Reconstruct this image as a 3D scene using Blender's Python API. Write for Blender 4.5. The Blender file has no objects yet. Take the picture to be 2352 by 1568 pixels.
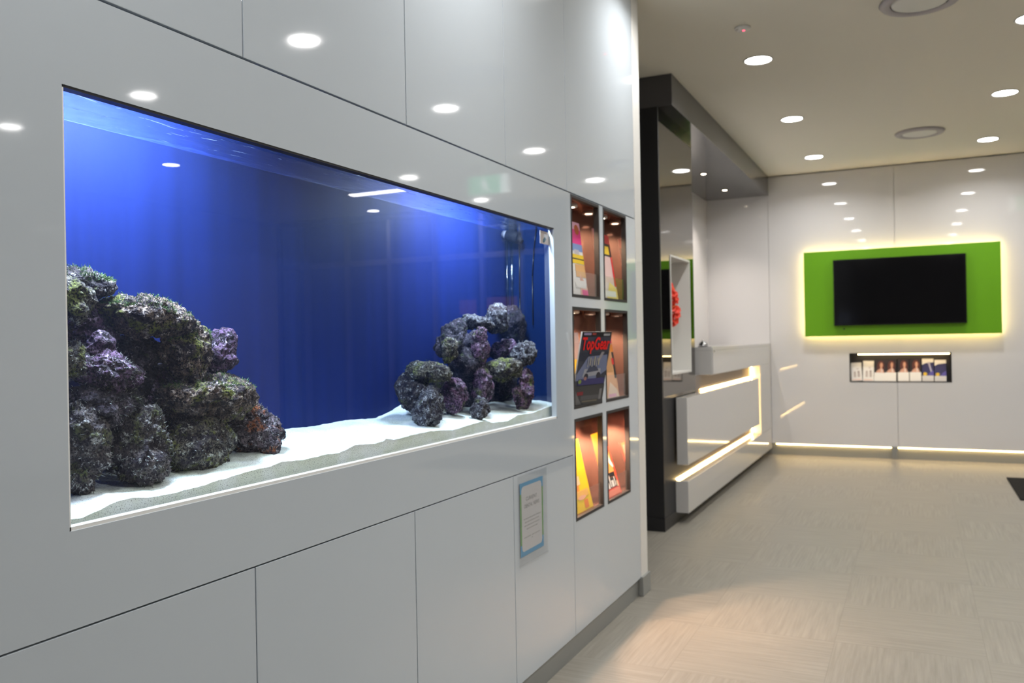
import bpy, bmesh, math, random
from mathutils import Vector, Matrix, noise
S = bpy.context.scene
COL = S.collection
R = math.radians

# ---------------------------------------------------------------- camera
def cam_matrix(yaw, pitch, roll):
    return (Matrix.Rotation(R(yaw), 4, 'Z') @ Matrix.Rotation(R(90 + pitch), 4, 'X')
            @ Matrix.Rotation(R(roll), 4, 'Z'))
cd = bpy.data.cameras.new('camera')
cd.sensor_width = 36.0
cd.lens = 1957.256 / 2352 * 36.0
cd.clip_start = 0.02
cd.clip_end = 100
cd.dof.use_dof = True
cd.dof.focus_distance = 1.55
cd.dof.aperture_fstop = 6.0
cam = bpy.data.objects.new('camera', cd)
cam.matrix_world = Matrix.Translation((1.1223, 0, 1.1403)) @ cam_matrix(25.3624, 0.0243, -1.0455)
COL.objects.link(cam)
S.camera = cam

# ---------------------------------------------------------------- world / view
w = bpy.data.worlds.new('world')
w.use_nodes = True
w.node_tree.nodes['Background'].inputs[0].default_value = (0.04, 0.05, 0.08, 1)
w.node_tree.nodes['Background'].inputs[1].default_value = 0.25
S.world = w
S.view_settings.view_transform = 'Standard'
S.view_settings.look = 'None'
S.view_settings.gamma = 1.0
S.view_settings.use_curve_mapping = False
S.view_settings.exposure = -0.12
S.cycles.max_bounces = 8
S.cycles.use_adaptive_sampling = True
S.cycles.adaptive_threshold = 0.08
S.cycles.adaptive_min_samples = 16
S.cycles.diffuse_bounces = 4
S.cycles.glossy_bounces = 4
S.cycles.transmission_bounces = 6
S.cycles.transparent_max_bounces = 16
S.cycles.sample_clamp_indirect = 6.0
S.cycles.caustics_reflective = False
S.cycles.caustics_refractive = False
S.cycles.use_denoising = True

# light levels (W), used by the lamp builders further down
DOWN_W = 9.5        # each ceiling downlight
DOWN_COL = (1.0, 0.99, 0.97)
PUCK_W = 9.0        # each warm halogen puck of the magazine niches
TANK_W = (88.0, 60.0)
LED_E = 40.0
LED_COL = (1.0, 0.66, 0.24)

# ---------------------------------------------------------------- materials
MATS = {}
def nodes(m):
    m.use_nodes = True
    return m.node_tree.nodes, m.node_tree.links
def mat(name, col=(.8, .8, .8), rough=.5, spec=.5, metal=0.0, coat=0.0, emit=None, estr=0.0, bump=None, alpha=1.0):
    if name in MATS: return MATS[name]
    m = bpy.data.materials.new(name)
    n, l = nodes(m)
    b = n['Principled BSDF']
    b.inputs['Base Color'].default_value = (*col, 1)
    b.inputs['Roughness'].default_value = rough
    b.inputs['Specular IOR Level'].default_value = spec
    b.inputs['Metallic'].default_value = metal
    b.inputs['Coat Weight'].default_value = coat
    b.inputs['Coat Roughness'].default_value = .03
    b.inputs['Alpha'].default_value = alpha
    if emit:
        b.inputs['Emission Color'].default_value = (*emit, 1)
        b.inputs['Emission Strength'].default_value = estr
    if bump:
        sc, st, di = bump
        t = n.new('ShaderNodeTexCoord'); x = n.new('ShaderNodeTexNoise'); u = n.new('ShaderNodeBump')
        x.inputs['Scale'].default_value = sc; x.inputs['Detail'].default_value = 3
        u.inputs['Strength'].default_value = st; u.inputs['Distance'].default_value = di
        l.new(t.outputs['Object'], x.inputs['Vector']); l.new(x.outputs['Fac'], u.inputs['Height'])
        l.new(u.outputs['Normal'], b.inputs['Normal'])
    MATS[name] = m
    return m
def emitter(name, col, s):
    if name in MATS: return MATS[name]
    m = bpy.data.materials.new(name)
    n, l = nodes(m)
    n.remove(n['Principled BSDF'])
    e = n.new('ShaderNodeEmission')
    e.inputs[0].default_value = (*col, 1); e.inputs[1].default_value = s
    l.new(e.outputs[0], n['Material Output'].inputs[0])
    MATS[name] = m
    return m
def clear_pane(name, tint=(1, 1, 1), ior=1.5, rough=.0, extra=0.0):
    """one-layer clear sheet: fresnel reflection on its outer faces, see-through otherwise"""
    m = bpy.data.materials.new(name)
    n, l = nodes(m)
    n.remove(n['Principled BSDF'])
    tr = n.new('ShaderNodeBsdfTransparent'); tr.inputs[0].default_value = (*tint, 1)
    gl = n.new('ShaderNodeBsdfGlossy'); gl.inputs['Roughness'].default_value = rough
    fr = n.new('ShaderNodeFresnel'); fr.inputs[0].default_value = ior
    ge = n.new('ShaderNodeNewGeometry')
    inv = n.new('ShaderNodeMath'); inv.operation = 'SUBTRACT'; inv.inputs[0].default_value = 1
    ad = n.new('ShaderNodeMath'); ad.operation = 'ADD'; ad.inputs[1].default_value = extra
    mu = n.new('ShaderNodeMath'); mu.operation = 'MULTIPLY'
    mx = n.new('ShaderNodeMixShader')
    l.new(ge.outputs['Backfacing'], inv.inputs[1])
    l.new(fr.outputs[0], ad.inputs[0])
    l.new(ad.outputs[0], mu.inputs[0]); l.new(inv.outputs[0], mu.inputs[1])
    l.new(mu.outputs[0], mx.inputs[0]); l.new(tr.outputs[0], mx.inputs[1]); l.new(gl.outputs[0], mx.inputs[2])
    l.new(mx.outputs[0], n['Material Output'].inputs[0])
    return m
def tinted_mirror(name, refl, diff, fac, rough=.03):
    m = bpy.data.materials.new(name)
    n, l = nodes(m)
    n.remove(n['Principled BSDF'])
    d = n.new('ShaderNodeBsdfDiffuse'); d.inputs[0].default_value = (*diff, 1)
    g = n.new('ShaderNodeBsdfGlossy'); g.inputs[0].default_value = (*refl, 1); g.inputs['Roughness'].default_value = rough
    mx = n.new('ShaderNodeMixShader'); mx.inputs[0].default_value = fac
    l.new(d.outputs[0], mx.inputs[1]); l.new(g.outputs[0], mx.inputs[2])
    l.new(mx.outputs[0], n['Material Output'].inputs[0])
    return m

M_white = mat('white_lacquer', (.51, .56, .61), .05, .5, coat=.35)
M_whitewall = mat('white_gloss_panel', (.69, .68, .685), .03, .5, coat=.3)
M_deskw = mat('white_desk_gloss', (.54, .53, .52), .08, .5, coat=.3)
M_post = mat('white_satin', (.70, .69, .66), .35, .4)
M_dark = mat('gap_dark', (.03, .03, .035), .8)
M_ceil = mat('ceiling_paint', (.88, .85, .755), .85, .2, bump=(240, .06, .002))
M_trimw = mat('trim_white', (.82, .82, .80), .4)
M_plinth = mat('brushed_kick', (.30, .31, .30), .35, .5, metal=.35, bump=(60, .05, .001))
M_char = mat('charcoal_laminate', (.018, .018, .0205), .42, .35)
M_char2 = mat('charcoal_gloss', (.078, .077, .086), .14, .5)
M_frame = mat('niche_frame_dark', (.030, .029, .031), .5, .3)
M_black = mat('black_plastic', (.012, .012, .014), .35)
M_lens = emitter('downlight_lens', (1, .98, .95), 45)
M_led = emitter('led_bead_warm', LED_COL, LED_E)
M_ledb = emitter('led_tape_warm', (1, .70, .30), LED_E * .6)
M_halo = emitter('halogen_capsule', (1, .82, .6), 22)
M_mirror = tinted_mirror('grey_mirror_panel', (.36, .35, .345), (.03, .03, .03), .93)
M_bronze = tinted_mirror('bronze_gloss_lining', (.76, .60, .56), (.16, .095, .085), .55, .06)
M_deskback = tinted_mirror('desk_back_gloss', (.5, .45, .4), (.22, .19, .17), .4, .08)
M_acry = clear_pane('clear_acrylic', (.975, .98, .985), 1.45, .05, .02)
M_glass = clear_pane('tank_glass', (.965, .985, .985), 1.45, .0, .01)
M_window = clear_pane('shopfront_glass', (.85, .9, .9), 1.5)

def floor_material():
    m = bpy.data.materials.new('woven_vinyl_tiles')
    n, l = nodes(m)
    b = n['Principled BSDF']
    tc = n.new('ShaderNodeTexCoord')
    mp = n.new('ShaderNodeMapping'); mp.inputs['Location'].default_value = (.17, .12, 0)
    l.new(tc.outputs['Object'], mp.inputs[0])
    ck = n.new('ShaderNodeTexChecker'); ck.inputs['Scale'].default_value = 2.0
    ck.inputs[1].default_value = (1, 1, 1, 1); ck.inputs[2].default_value = (0, 0, 0, 1)
    l.new(mp.outputs[0], ck.inputs['Vector'])
    def streak(sx, sy):
        q = n.new('ShaderNodeMapping'); q.inputs['Scale'].default_value = (sx, sy, 1)
        x = n.new('ShaderNodeTexNoise'); x.inputs['Scale'].default_value = 1; x.inputs['Detail'].default_value = 4
        x.inputs['Roughness'].default_value = .6
        l.new(mp.outputs[0], q.inputs[0]); l.new(q.outputs[0], x.inputs['Vector'])
        return x
    a = streak(85, 3.5); c = streak(3.5, 85)
    mx = n.new('ShaderNodeMix'); mx.data_type = 'FLOAT'
    l.new(ck.outputs['Fac'], mx.inputs[0]); l.new(a.outputs['Fac'], mx.inputs[2]); l.new(c.outputs['Fac'], mx.inputs[3])
    rp = n.new('ShaderNodeValToRGB')
    rp.color_ramp.elements[0].position = .33; rp.color_ramp.elements[0].color = (.196, .181, .153, 1)
    rp.color_ramp.elements[1].position = .68; rp.color_ramp.elements[1].color = (.258, .239, .204, 1)
    l.new(mx.outputs[0], rp.inputs[0])
    # faint joints between tiles
    br = n.new('ShaderNodeTexBrick'); br.offset = 0; br.inputs['Scale'].default_value = 1
    br.inputs['Brick Width'].default_value = .5; br.inputs['Row Height'].default_value = .5
    br.inputs['Mortar Size'].default_value = .0016; br.inputs['Mortar Smooth'].default_value = .3
    l.new(mp.outputs[0], br.inputs['Vector'])
    m2 = n.new('ShaderNodeMix'); m2.data_type = 'RGBA'; m2.blend_type = 'MULTIPLY'
    m2.inputs[7].default_value = (.82, .82, .82, 1)
    l.new(br.outputs['Fac'], m2.inputs[0]); l.new(rp.outputs[0], m2.inputs[6])
    l.new(m2.outputs[2], b.inputs['Base Color'])
    b.inputs['Roughness'].default_value = .42
    b.inputs['Specular IOR Level'].default_value = .35
    bu = n.new('ShaderNodeBump'); bu.inputs['Strength'].default_value = .12; bu.inputs['Distance'].default_value = .002
    l.new(mx.outputs[0], bu.inputs['Height']); l.new(bu.outputs[0], b.inputs['Normal'])
    return m
M_floor = floor_material()

def paper(col):
    return mat('print_%02x%02x%02x' % tuple(int(max(0, min(1, c)) * 255) for c in col), col, .3, .4)

# ---------------------------------------------------------------- mesh helpers
class MB:
    def __init__(self):
        self.bm = bmesh.new(); self.mats = []
    def mi(self, m):
        if m not in self.mats: self.mats.append(m)
        return self.mats.index(m)
    def box(self, x0, x1, y0, y1, z0, z1, m, bev=0.0):
        r = bmesh.ops.create_cube(self.bm, size=1.0)
        vs = r['verts']
        for v in vs:
            v.co = Vector(((x0 + x1) / 2 + v.co.x * (x1 - x0), (y0 + y1) / 2 + v.co.y * (y1 - y0), (z0 + z1) / 2 + v.co.z * (z1 - z0)))
        fs = list({f for v in vs for f in v.link_faces})
        i = self.mi(m)
        for f in fs: f.material_index = i
        if bev > 0:
            es = list({e for v in vs for e in v.link_edges})
            r = bmesh.ops.bevel(self.bm, geom=es, offset=bev, segments=2, profile=.6, affect='EDGES')
            for f in r['faces']: f.material_index = i
        return self
    def cyl(self, p0, p1, r0, r1, m, seg=20, caps=True, smooth=True):
        p0, p1 = Vector(p0), Vector(p1)
        d = (p1 - p0)
        q = d.to_track_quat('Z', 'Y').to_matrix()
        i = self.mi(m)
        a = [self.bm.verts.new(p0 + q @ Vector((math.cos(t) * r0, math.sin(t) * r0, 0))) for t in [2 * math.pi * k / seg for k in range(seg)]]
        b = [self.bm.verts.new(p1 + q @ Vector((math.cos(t) * r1, math.sin(t) * r1, 0))) for t in [2 * math.pi * k / seg for k in range(seg)]]
        for k in range(seg):
            f = self.bm.faces.new((a[k], a[(k + 1) % seg], b[(k + 1) % seg], b[k])); f.material_index = i; f.smooth = smooth
        if caps:
            f = self.bm.faces.new(a[::-1]); f.material_index = i
            f = self.bm.faces.new(b); f.material_index = i
        return self
    def lathe(self, prof, c, m, seg=40):
        """prof: (r, z) list, revolved about the vertical through c"""
        i = self.mi(m); c = Vector(c); rings = []
        for r, z in prof:
            if r < 1e-6: rings.append([self.bm.verts.new(c + Vector((0, 0, z)))])
            else: rings.append([self.bm.verts.new(c + Vector((r * math.cos(2 * math.pi * k / seg), r * math.sin(2 * math.pi * k / seg), z))) for k in range(seg)])
        for a, b in zip(rings, rings[1:]):
            for k in range(seg):
                j = (k + 1) % seg
                vs = [a[k % len(a)], a[j % len(a)], b[j % len(b)], b[k % len(b)]]
                u = []
                for v in vs:
                    if v not in u: u.append(v)
                if len(u) > 2:
                    f = self.bm.faces.new(u); f.material_index = i; f.smooth = True
        return self
    def tube(self, pts, r, m, seg=10):
        for a, b in zip(pts, pts[1:]): self.cyl(a, b, r, r, m, seg)
        return self
    def poly(self, pts, m):
        f = self.bm.faces.new([self.bm.verts.new(Vector(p)) for p in pts]); f.material_index = self.mi(m)
        return f
    def mesh(self, verts, faces, m, smooth=False):
        vs = [self.bm.verts.new(Vector(v)) for v in verts]; i = self.mi(m)
        for q in faces:
            try:
                f = self.bm.faces.new([vs[k] for k in q]); f.material_index = i; f.smooth = smooth
            except ValueError: pass
        return self
    def plate(self, ax, a0, a1, b0, b1, t0, t1, holes, m, bev=0.0):
        """flat plate normal to axis ax ('x','y') with rectangular holes (b = z); a = the other horizontal axis"""
        As = sorted({a0, a1, *[h[0] for h in holes], *[h[1] for h in holes]}); As = [a for a in As if a0 <= a <= a1]
        Bs = sorted({b0, b1, *[h[2] for h in holes], *[h[3] for h in holes]}); Bs = [b for b in Bs if b0 <= b <= b1]
        def solid(i, j):
            if i < 0 or j < 0 or i >= len(As) - 1 or j >= len(Bs) - 1: return False
            ca, cb = (As[i] + As[i + 1]) / 2, (Bs[j] + Bs[j + 1]) / 2
            return not any(h[0] < ca < h[1] and h[2] < cb < h[3] for h in holes)
        cache = {}
        def V(i, j, k):
            if (i, j, k) not in cache:
                t = (t0, t1)[k]
                cache[(i, j, k)] = self.bm.verts.new((t, As[i], Bs[j]) if ax == 'x' else (As[i], t, Bs[j]))
            return cache[(i, j, k)]
        mi = self.mi(m); fs = []
        for i in range(len(As) - 1):
            for j in range(len(Bs) - 1):
                if not solid(i, j): continue
                for k in (0, 1): fs.append(self.bm.faces.new((V(i, j, k), V(i + 1, j, k), V(i + 1, j + 1, k), V(i, j + 1, k))))
                for di, dj, e in ((-1, 0, ((i, j), (i, j + 1))), (1, 0, ((i + 1, j), (i + 1, j + 1))), (0, -1, ((i, j), (i + 1, j))), (0, 1, ((i, j + 1), (i + 1, j + 1)))):
                    if not solid(i + di, j + dj):
                        (p, q), (r, s) = e
                        fs.append(self.bm.faces.new((V(p, q, 0), V(r, s, 0), V(r, s, 1), V(p, q, 1))))
        for f in fs: f.material_index = mi
        bmesh.ops.recalc_face_normals(self.bm, faces=fs)
        return self
    def build(self, name, parent=None, local=False, recalc=False):
        if recalc: bmesh.ops.recalc_face_normals(self.bm, faces=self.bm.faces)
        if parent is not None and not local:
            o = Vector((0, 0, 0)); p = parent
            while p is not None: o += p.location; p = p.parent
            bmesh.ops.translate(self.bm, verts=self.bm.verts, vec=-o)
        me = bpy.data.meshes.new(name)
        self.bm.to_mesh(me); self.bm.free()
        for m in self.mats: me.materials.append(m)
        ob = bpy.data.objects.new(name, me)
        COL.objects.link(ob)
        if parent is not None: ob.parent = parent
        return ob

def tag(o, label, cat, group=None, kind=None):
    if label: o['label'] = label
    if cat: o['category'] = cat
    if group: o['group'] = group
    if kind: o['kind'] = kind
    return o
def structure(o):
    o['kind'] = 'structure'; return o
def thing(name, label, cat, loc=(0, 0, 0), group=None, rot=(0, 0, 0)):
    o = bpy.data.objects.new(name, None); o.empty_display_size = .05
    o.location = loc; o.rotation_euler = rot
    COL.objects.link(o)
    return tag(o, label, cat, group)
def dup(root, loc, label=None):
    def cp(o, par):
        c = o.copy(); COL.objects.link(c); c.parent = par
        for ch in o.children: cp(ch, c)
        return c
    c = cp(root, None); c.location = loc
    if label: c['label'] = label
    return c
_font_cache = {}
def text_geo(s):
    """triangles of a line of text: height-1 capitals, width normalised by caller; (verts2d, faces, width)"""
    if s in _font_cache: return _font_cache[s]
    c = bpy.data.curves.new('t', 'FONT'); c.body = s; c.size = 1.0; c.resolution_u = 3; c.offset = .028 if len(s) < 8 and s[0] == 'T' else .006
    o = bpy.data.objects.new('t', c); COL.objects.link(o)
    me = bpy.data.meshes.new_from_object(o.evaluated_get(bpy.context.evaluated_depsgraph_get()))
    vs = [(v.co.x, v.co.y) for v in me.vertices]; fs = [tuple(p.vertices) for p in me.polygons]
    bpy.data.objects.remove(o); bpy.data.curves.remove(c); bpy.data.meshes.remove(me)
    x0 = min(v[0] for v in vs); x1 = max(v[0] for v in vs); y0 = min(v[1] for v in vs); y1 = max(v[1] for v in vs)
    vs = [((x - x0) / (x1 - x0), (y - y0) / (y1 - y0)) for x, y in vs]
    _font_cache[s] = (vs, fs)
    return _font_cache[s]
def put_text(mb, s, u0, u1, v0, v1, y, m):
    """text filling the rectangle in the local XZ plane, facing -Y"""
    vs, fs = text_geo(s)
    mb.mesh([(u0 + a * (u1 - u0), y, v0 + b * (v1 - v0)) for a, b in vs], fs, m)
def disc2d(mb, cx, cz, rx, rz, y, m, seg=18):
    mb.poly([(cx + rx * math.cos(2 * math.pi * k / seg), y, cz + rz * math.sin(2 * math.pi * k / seg)) for k in range(seg)], m)
def rect2d(mb, u0, u1, v0, v1, y, m):
    mb.poly([(u0, y, v0), (u1, y, v0), (u1, y, v1), (u0, y, v1)], m)

# ================================================================ SETTING
H = 2.7
YB = 8.56
fl = MB().box(-2.2, 6.3, -3.6, 9.0, -.12, 0, M_floor).build('floor'); structure(fl)
ce = MB().box(-2.2, 6.3, -3.6, 9.0, H, H + .12, M_ceil).build('ceiling'); structure(ce)

# ---- joinery wall with the aquarium (face at x = 0)
ZT, ZB = 1.6761, .7289
TL, TR, TB, TT = .8468, 2.7215, .8745, 1.5296
NY = ((2.8816, 3.1884), (3.2347, 3.5334))
NZ = ((1.2993, ZT - .003), (.8915, 1.2644), (.4846, .856))
holes = [(TL, TR, TB, TT)] + [(*y, *z) for y in NY for z in NZ]
g = .0016
wl = MB()
wl.plate('x', -3.6, 2.86, ZB + g, ZT - .002, -.02, 0, [(TL, TR, TB, TT)], M_white)
wl.plate('x', 2.8608, 3.665, .0815, ZT - .002, -.02, 0, [(*y, *z) for y in NY for z in NZ], M_white)
wl.box(-.70, -.62, -3.6, 3.75, 0, H, M_dark)
wl.box(-.60, -.022, -3.6, 3.665, ZT + .002, ZT + .010, M_dark)
wl.box(-.60, -.022, -3.6, .80, ZB - .012, ZB - .004, M_dark)
structure(wl.build('wall_left'))
structure(MB().box(-.62, .002, 3.6665, 3.762, .0, H, M_post, .002).build('trim_1'))
structure(MB().box(-.60, -.012, -3.6, 3.655, 0, .078, M_plinth).box(-.02, .012, 3.656, 3.772, .001, .086, M_plinth, .002).build('baseboard_left'))

ys_up = [-1.587, -1.025, -.463, .099, .661, 1.2227, 1.7847, 2.3446, 2.850, 3.665]
ys_lo = [-1.580, -1.018, -.456, .106, .668, 1.2303, 1.7914, 2.3596, 2.8600]
up_lab = ['white gloss overhead cupboard door at the far left top corner above the aquarium',
          'white gloss overhead cupboard above the left half of the aquarium, one bright spot reflection',
          'white gloss overhead cupboard above the middle of the aquarium',
          'narrower looking white overhead cupboard above the right end of the aquarium',
          'white gloss overhead cupboard directly above the six magazine niches']
lo_lab = ['white gloss base cupboard at the bottom left below the aquarium\'s left end',
          'white gloss base cupboard below the left middle of the aquarium',
          'white gloss base cupboard below the right middle of the aquarium, left of the notice',
          'white gloss base cupboard carrying the framed paper notice']
def cupboard(name, label, y0, y1, z0, z1, group):
    t = thing(name, label, 'cupboard', (-.3, (y0 + y1) / 2, z0), group)
    MB().box(-.60, -.024, y0 + .006, y1 - .006, z0 + .014, z1 - .014, M_dark).build('body', t)
    MB().box(-.020, 0, y0 + g, y1 - g, z0, z1, M_white, .0008).build('door', t)
for i in range(4, 9):
    cupboard('overhead_cupboard', up_lab[i - 4], ys_up[i], ys_up[i + 1], ZT + .0025, H - .004, 'overhead cupboards')
for i in range(4, 8):
    cupboard('base_cupboard', lo_lab[i - 4], ys_lo[i], ys_lo[i + 1], .0815, ZB - g, 'base cupboards')
# same fronts behind the photographer, plain
far = MB()
for a, b in zip(ys_up[:4], ys_up[1:5]): far.box(-.02, 0, a + g, b - g, ZT + .0025, H - .004, M_white)
for a, b in zip(ys_lo[:4], ys_lo[1:5]): far.box(-.02, 0, a + g, b - g, .0815, ZB - g, M_white)
far.box(-.02, 0, -3.6, ys_up[0] - g, ZT + .0025, H - .004, M_white).box(-.02, 0, -3.6, ys_lo[0] - g, .0815, ZB - g, M_white)
structure(far.build('wall_left'))

# ---- back wall: three glossy panels, recess for the brochures, shopfront further right
BR = (.556, 1.407, .706, .976)
wb = MB()
for a, b in ((-.85, -.157), (-.157, .962), (.962, 2.08), (2.08, 2.25)):
    wb.plate('y', a + .0014, b - .0014, .112, H - .012, YB, YB + .03, [h for h in (BR,) if a < h[1] and b > h[0]], M_whitewall)
wb.box(-.85, 2.25, YB + .034, YB + .10, 0, .70, M_post).box(-.85, 2.25, YB + .034, YB + .10, .985, H, M_post)
wb.box(-.85, .55, YB + .034, YB + .10, .70, .985, M_post).box(1.413, 2.25, YB + .034, YB + .10, .70, .985, M_post)
structure(wb.build('wall_back'))
structure(MB().box(-.85, 2.25, YB + .018, YB + .034, 0, .112, M_plinth).build('baseboard_back'))
structure(MB().box(.905, .955, YB - .006, YB + .018, .0, .116, M_plinth, .002).build('trim_2'))
structure(MB().box(-.84, -.755, 5.76, YB + .1, 0, H, M_whitewall).build('wall_side'))
structure(MB().box(6.2, 6.3, -3.6, 9.0, 0, H, M_whitewall).build('wall_right'))
structure(MB().box(-2.2, 6.3, -3.6, -3.5, 0, H, M_whitewall).build('wall_front'))
structure(MB().box(-1.5, -1.4, 3.7, 6.0, 0, H, M_post).build('wall_corridor'))
# shopfront: dark mullions and glass, night outside
mu = thing('window_1', None, None, (2.25, YB, 0)); structure(mu)
fr = MB()
M_mull = mat('aluminium_grey', (.17, .165, .175), .45, metal=.3)
for x in (2.25, 2.75, 3.24, 3.86, 4.48, 5.10, 5.72, 6.16):
    fr.box(x, x + .05, YB, YB + .07, 0, H, M_mull)
for z in (0, 2.1, H - .06): fr.box(2.25, 6.2, YB + .005, YB + .065, z, z + .06, M_mull)
structure(fr.build('window_frame', mu))
structure(MB().box(2.29, 6.17, YB + .030, YB + .036, .05, H - .05, M_window).build('window_pane', mu))

# ---- pillar wall between corridor and reception, with grey mirror cladding
PX, PY0, PY1 = -.237, 4.93, 5.765
NI = (5.161, 5.642, .928, 1.652)
pl = thing('wall_partition', None, None, (-.6, 5.35, 0)); structure(pl)
structure(MB().box(-1.0, PX, PY0, PY0 + .02, .082, 2.515, M_char, .001).box(-1.0, -.56, PY0 + .02, PY1, 0, 2.515, M_char)
          .box(-.56, PX - .013, PY1 - .02, PY1, 0, 2.515, M_char).box(-.56, PX - .013, PY0 + .02, PY0 + .03, 0, 2.515, M_char).build('pillar_core', pl))
structure(MB().plate('x', PY0 + .0205, PY1, .778, 2.515, PX - .012, PX, [NI], M_mirror).build('mirror_cladding', pl))
structure(MB().box(PX - .012, PX, PY0 + .0205, PY1, .082, .776, M_char).build('lower_cladding', pl))
structure(MB().box(-1.0, PX + .002, PY0 - .002, PY1, .0, .080, M_char, .001).build('kick_plate', pl))
ds = MB()
a0, a1, b0, b1 = NI
ds.box(-.55, -.54, a0 - .01, a1 + .01, b0 - .01, b1 + .01, M_post)
ds.box(-.54, PX + .004, a0 - .008, a0 + .004, b0 - .008, b1 + .008, M_post)
ds.box(-.54, PX + .004, a1 - .004, a1 + .008, b0 - .008, b1 + .008, M_post)
ds.box(-.54, PX + .004, a0 + .004, a1 - .004, b1 - .004, b1 + .008, M_post)
ds.box(-.54, PX + .004, a0 + .004, a1 - .004, b0 - .008, b0 + .004, M_post)
structure(ds.build('display_recess', pl))
# ---- dark dropped bulkhead over the reception
bk = structure(MB().box(-.755, -.15, 4.935, YB, 2.515, H, M_char2, .001).build('ceiling_bulkhead'))
bk.data.materials[0] = M_char2

# ================================================================ AQUARIUM
AQ = thing('aquarium', 'long blue built-in aquarium behind a window in the white joinery wall', 'aquarium', (-.14, 1.78, .85))
Y0, Y1, XB, ZF, ZW = .80, 2.86, -.25, .855, 1.553
def back_blue():
    m = mat('tank_back_blue', (.010, .02, .15), .6, .12)
    n, l = nodes(m)
    b = n['Principled BSDF']
    t = n.new('ShaderNodeTexCoord'); mp = n.new('ShaderNodeMapping'); mp.inputs['Scale'].default_value = (1, 26, .8)
    x = n.new('ShaderNodeTexNoise'); x.inputs['Scale'].default_value = 1; x.inputs['Detail'].default_value = 3
    rp = n.new('ShaderNodeValToRGB')
    rp.color_ramp.elements[0].position = .35; rp.color_ramp.elements[0].color = (.0045, .0115, .085, 1)
    rp.color_ramp.elements[1].position = .75; rp.color_ramp.elements[1].color = (.0062, .0155, .115, 1)
    l.new(t.outputs['Object'], mp.inputs[0]); l.new(mp.outputs[0], x.inputs['Vector'])
    l.new(x.outputs['Fac'], rp.inputs[0]); l.new(rp.outputs[0], b.inputs['Base Color'])
    return m
M_tback = back_blue()
M_tend = mat('tank_end_blue', (.005, .016, .07), .12, .4)
MB().box(XB - .012, XB, Y0, Y1, ZF - .012, 1.66, M_tback).build('back_panel', AQ)
MB().box(XB, -.03, Y1, Y1 + .012, ZF, 1.66, M_tend).build('end_panel', AQ)
MB().box(XB, -.03, Y0 - .012, Y0, ZF, 1.66, M_tend).build('end_panel', AQ)
MB().box(XB, -.03, Y0, Y1, ZF - .012, ZF, M_dark).build('base_panel', AQ)
MB().box(-.0300, -.0185, Y0, Y1, ZF - .01, 1.62, M_glass).build('glass_pane', AQ)
tw = MB()
tw.box(-.0182, -.001, TL, TR, TB, TB + .006, M_trimw).box(-.0182, -.001, TL, TR, TT - .004, TT, M_frame)  # dark top strip paints the shade of the upper reveal
tw.box(-.0182, -.001, TR - .004, TR, TB, TT, M_white).box(-.0182, -.001, TL, TL + .003, TB, TT, M_trimw)
MB.build(tw, 'window_trim', AQ)

def water_material():
    m = bpy.data.materials.new('tank_water')
    n, l = nodes(m)
    n.remove(n['Principled BSDF'])
    tr = n.new('ShaderNodeBsdfTransparent')
    gl = n.new('ShaderNodeBsdfGlossy'); gl.inputs[0].default_value = (.82, .86, 1, 1); gl.inputs['Roughness'].default_value = .05
    ge = n.new('ShaderNodeNewGeometry'); sx = n.new('ShaderNodeSeparateXYZ')
    ab = n.new('ShaderNodeMath'); ab.operation = 'GREATER_THAN'; ab.inputs[1].default_value = .5
    mu_ = n.new('ShaderNodeMath'); mu_.operation = 'MULTIPLY'; mu_.inputs[1].default_value = .72
    abs_ = n.new('ShaderNodeMath'); abs_.operation = 'ABSOLUTE'
    mx = n.new('ShaderNodeMixShader')
    l.new(ge.outputs['True Normal'], sx.inputs[0]); l.new(sx.outputs[2], abs_.inputs[0]); l.new(abs_.outputs[0], ab.inputs[0])
    l.new(ab.outputs[0], mu_.inputs[0]); l.new(mu_.outputs[0], mx.inputs[0])
    l.new(tr.outputs[0], mx.inputs[1]); l.new(gl.outputs[0], mx.inputs[2])
    l.new(mx.outputs[0], n['Material Output'].inputs[0])
    tc = n.new('ShaderNodeTexCoord'); mp = n.new('ShaderNodeMapping'); mp.inputs['Scale'].default_value = (34, 9, 1); mp.inputs['Rotation'].default_value = (0, 0, .25)
    no = n.new('ShaderNodeTexNoise'); no.inputs['Scale'].default_value = 1.4; no.inputs['Detail'].default_value = 2; no.inputs['Distortion'].default_value = .6
    bu = n.new('ShaderNodeBump'); bu.inputs['Strength'].default_value = .7; bu.inputs['Distance'].default_value = .02
    l.new(tc.outputs['Object'], mp.inputs[0]); l.new(mp.outputs[0], no.inputs['Vector']); l.new(no.outputs['Fac'], bu.inputs['Height'])
    l.new(bu.outputs[0], gl.inputs['Normal'])
    va = n.new('ShaderNodeVolumeAbsorption'); va.inputs[0].default_value = (.50, .72, 1, 1); va.inputs[1].default_value = .75
    vs_ = n.new('ShaderNodeVolumeScatter'); vs_.inputs['Color'].default_value = (.30, .45, 1, 1); vs_.inputs['Density'].default_value = .055
    va2 = n.new('ShaderNodeAddShader')
    l.new(va.outputs[0], va2.inputs[0]); l.new(vs_.outputs[0], va2.inputs[1])
    l.new(va2.outputs[0], n['Material Output'].inputs[1])
    return m
tag(MB().box(XB + .0008, -.0306, Y0 + .001, Y1 - .001, ZF + .001, ZW, water_material()).build('water'),
    'clear blue tinted water filling the aquarium', 'water', kind='stuff')

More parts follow.
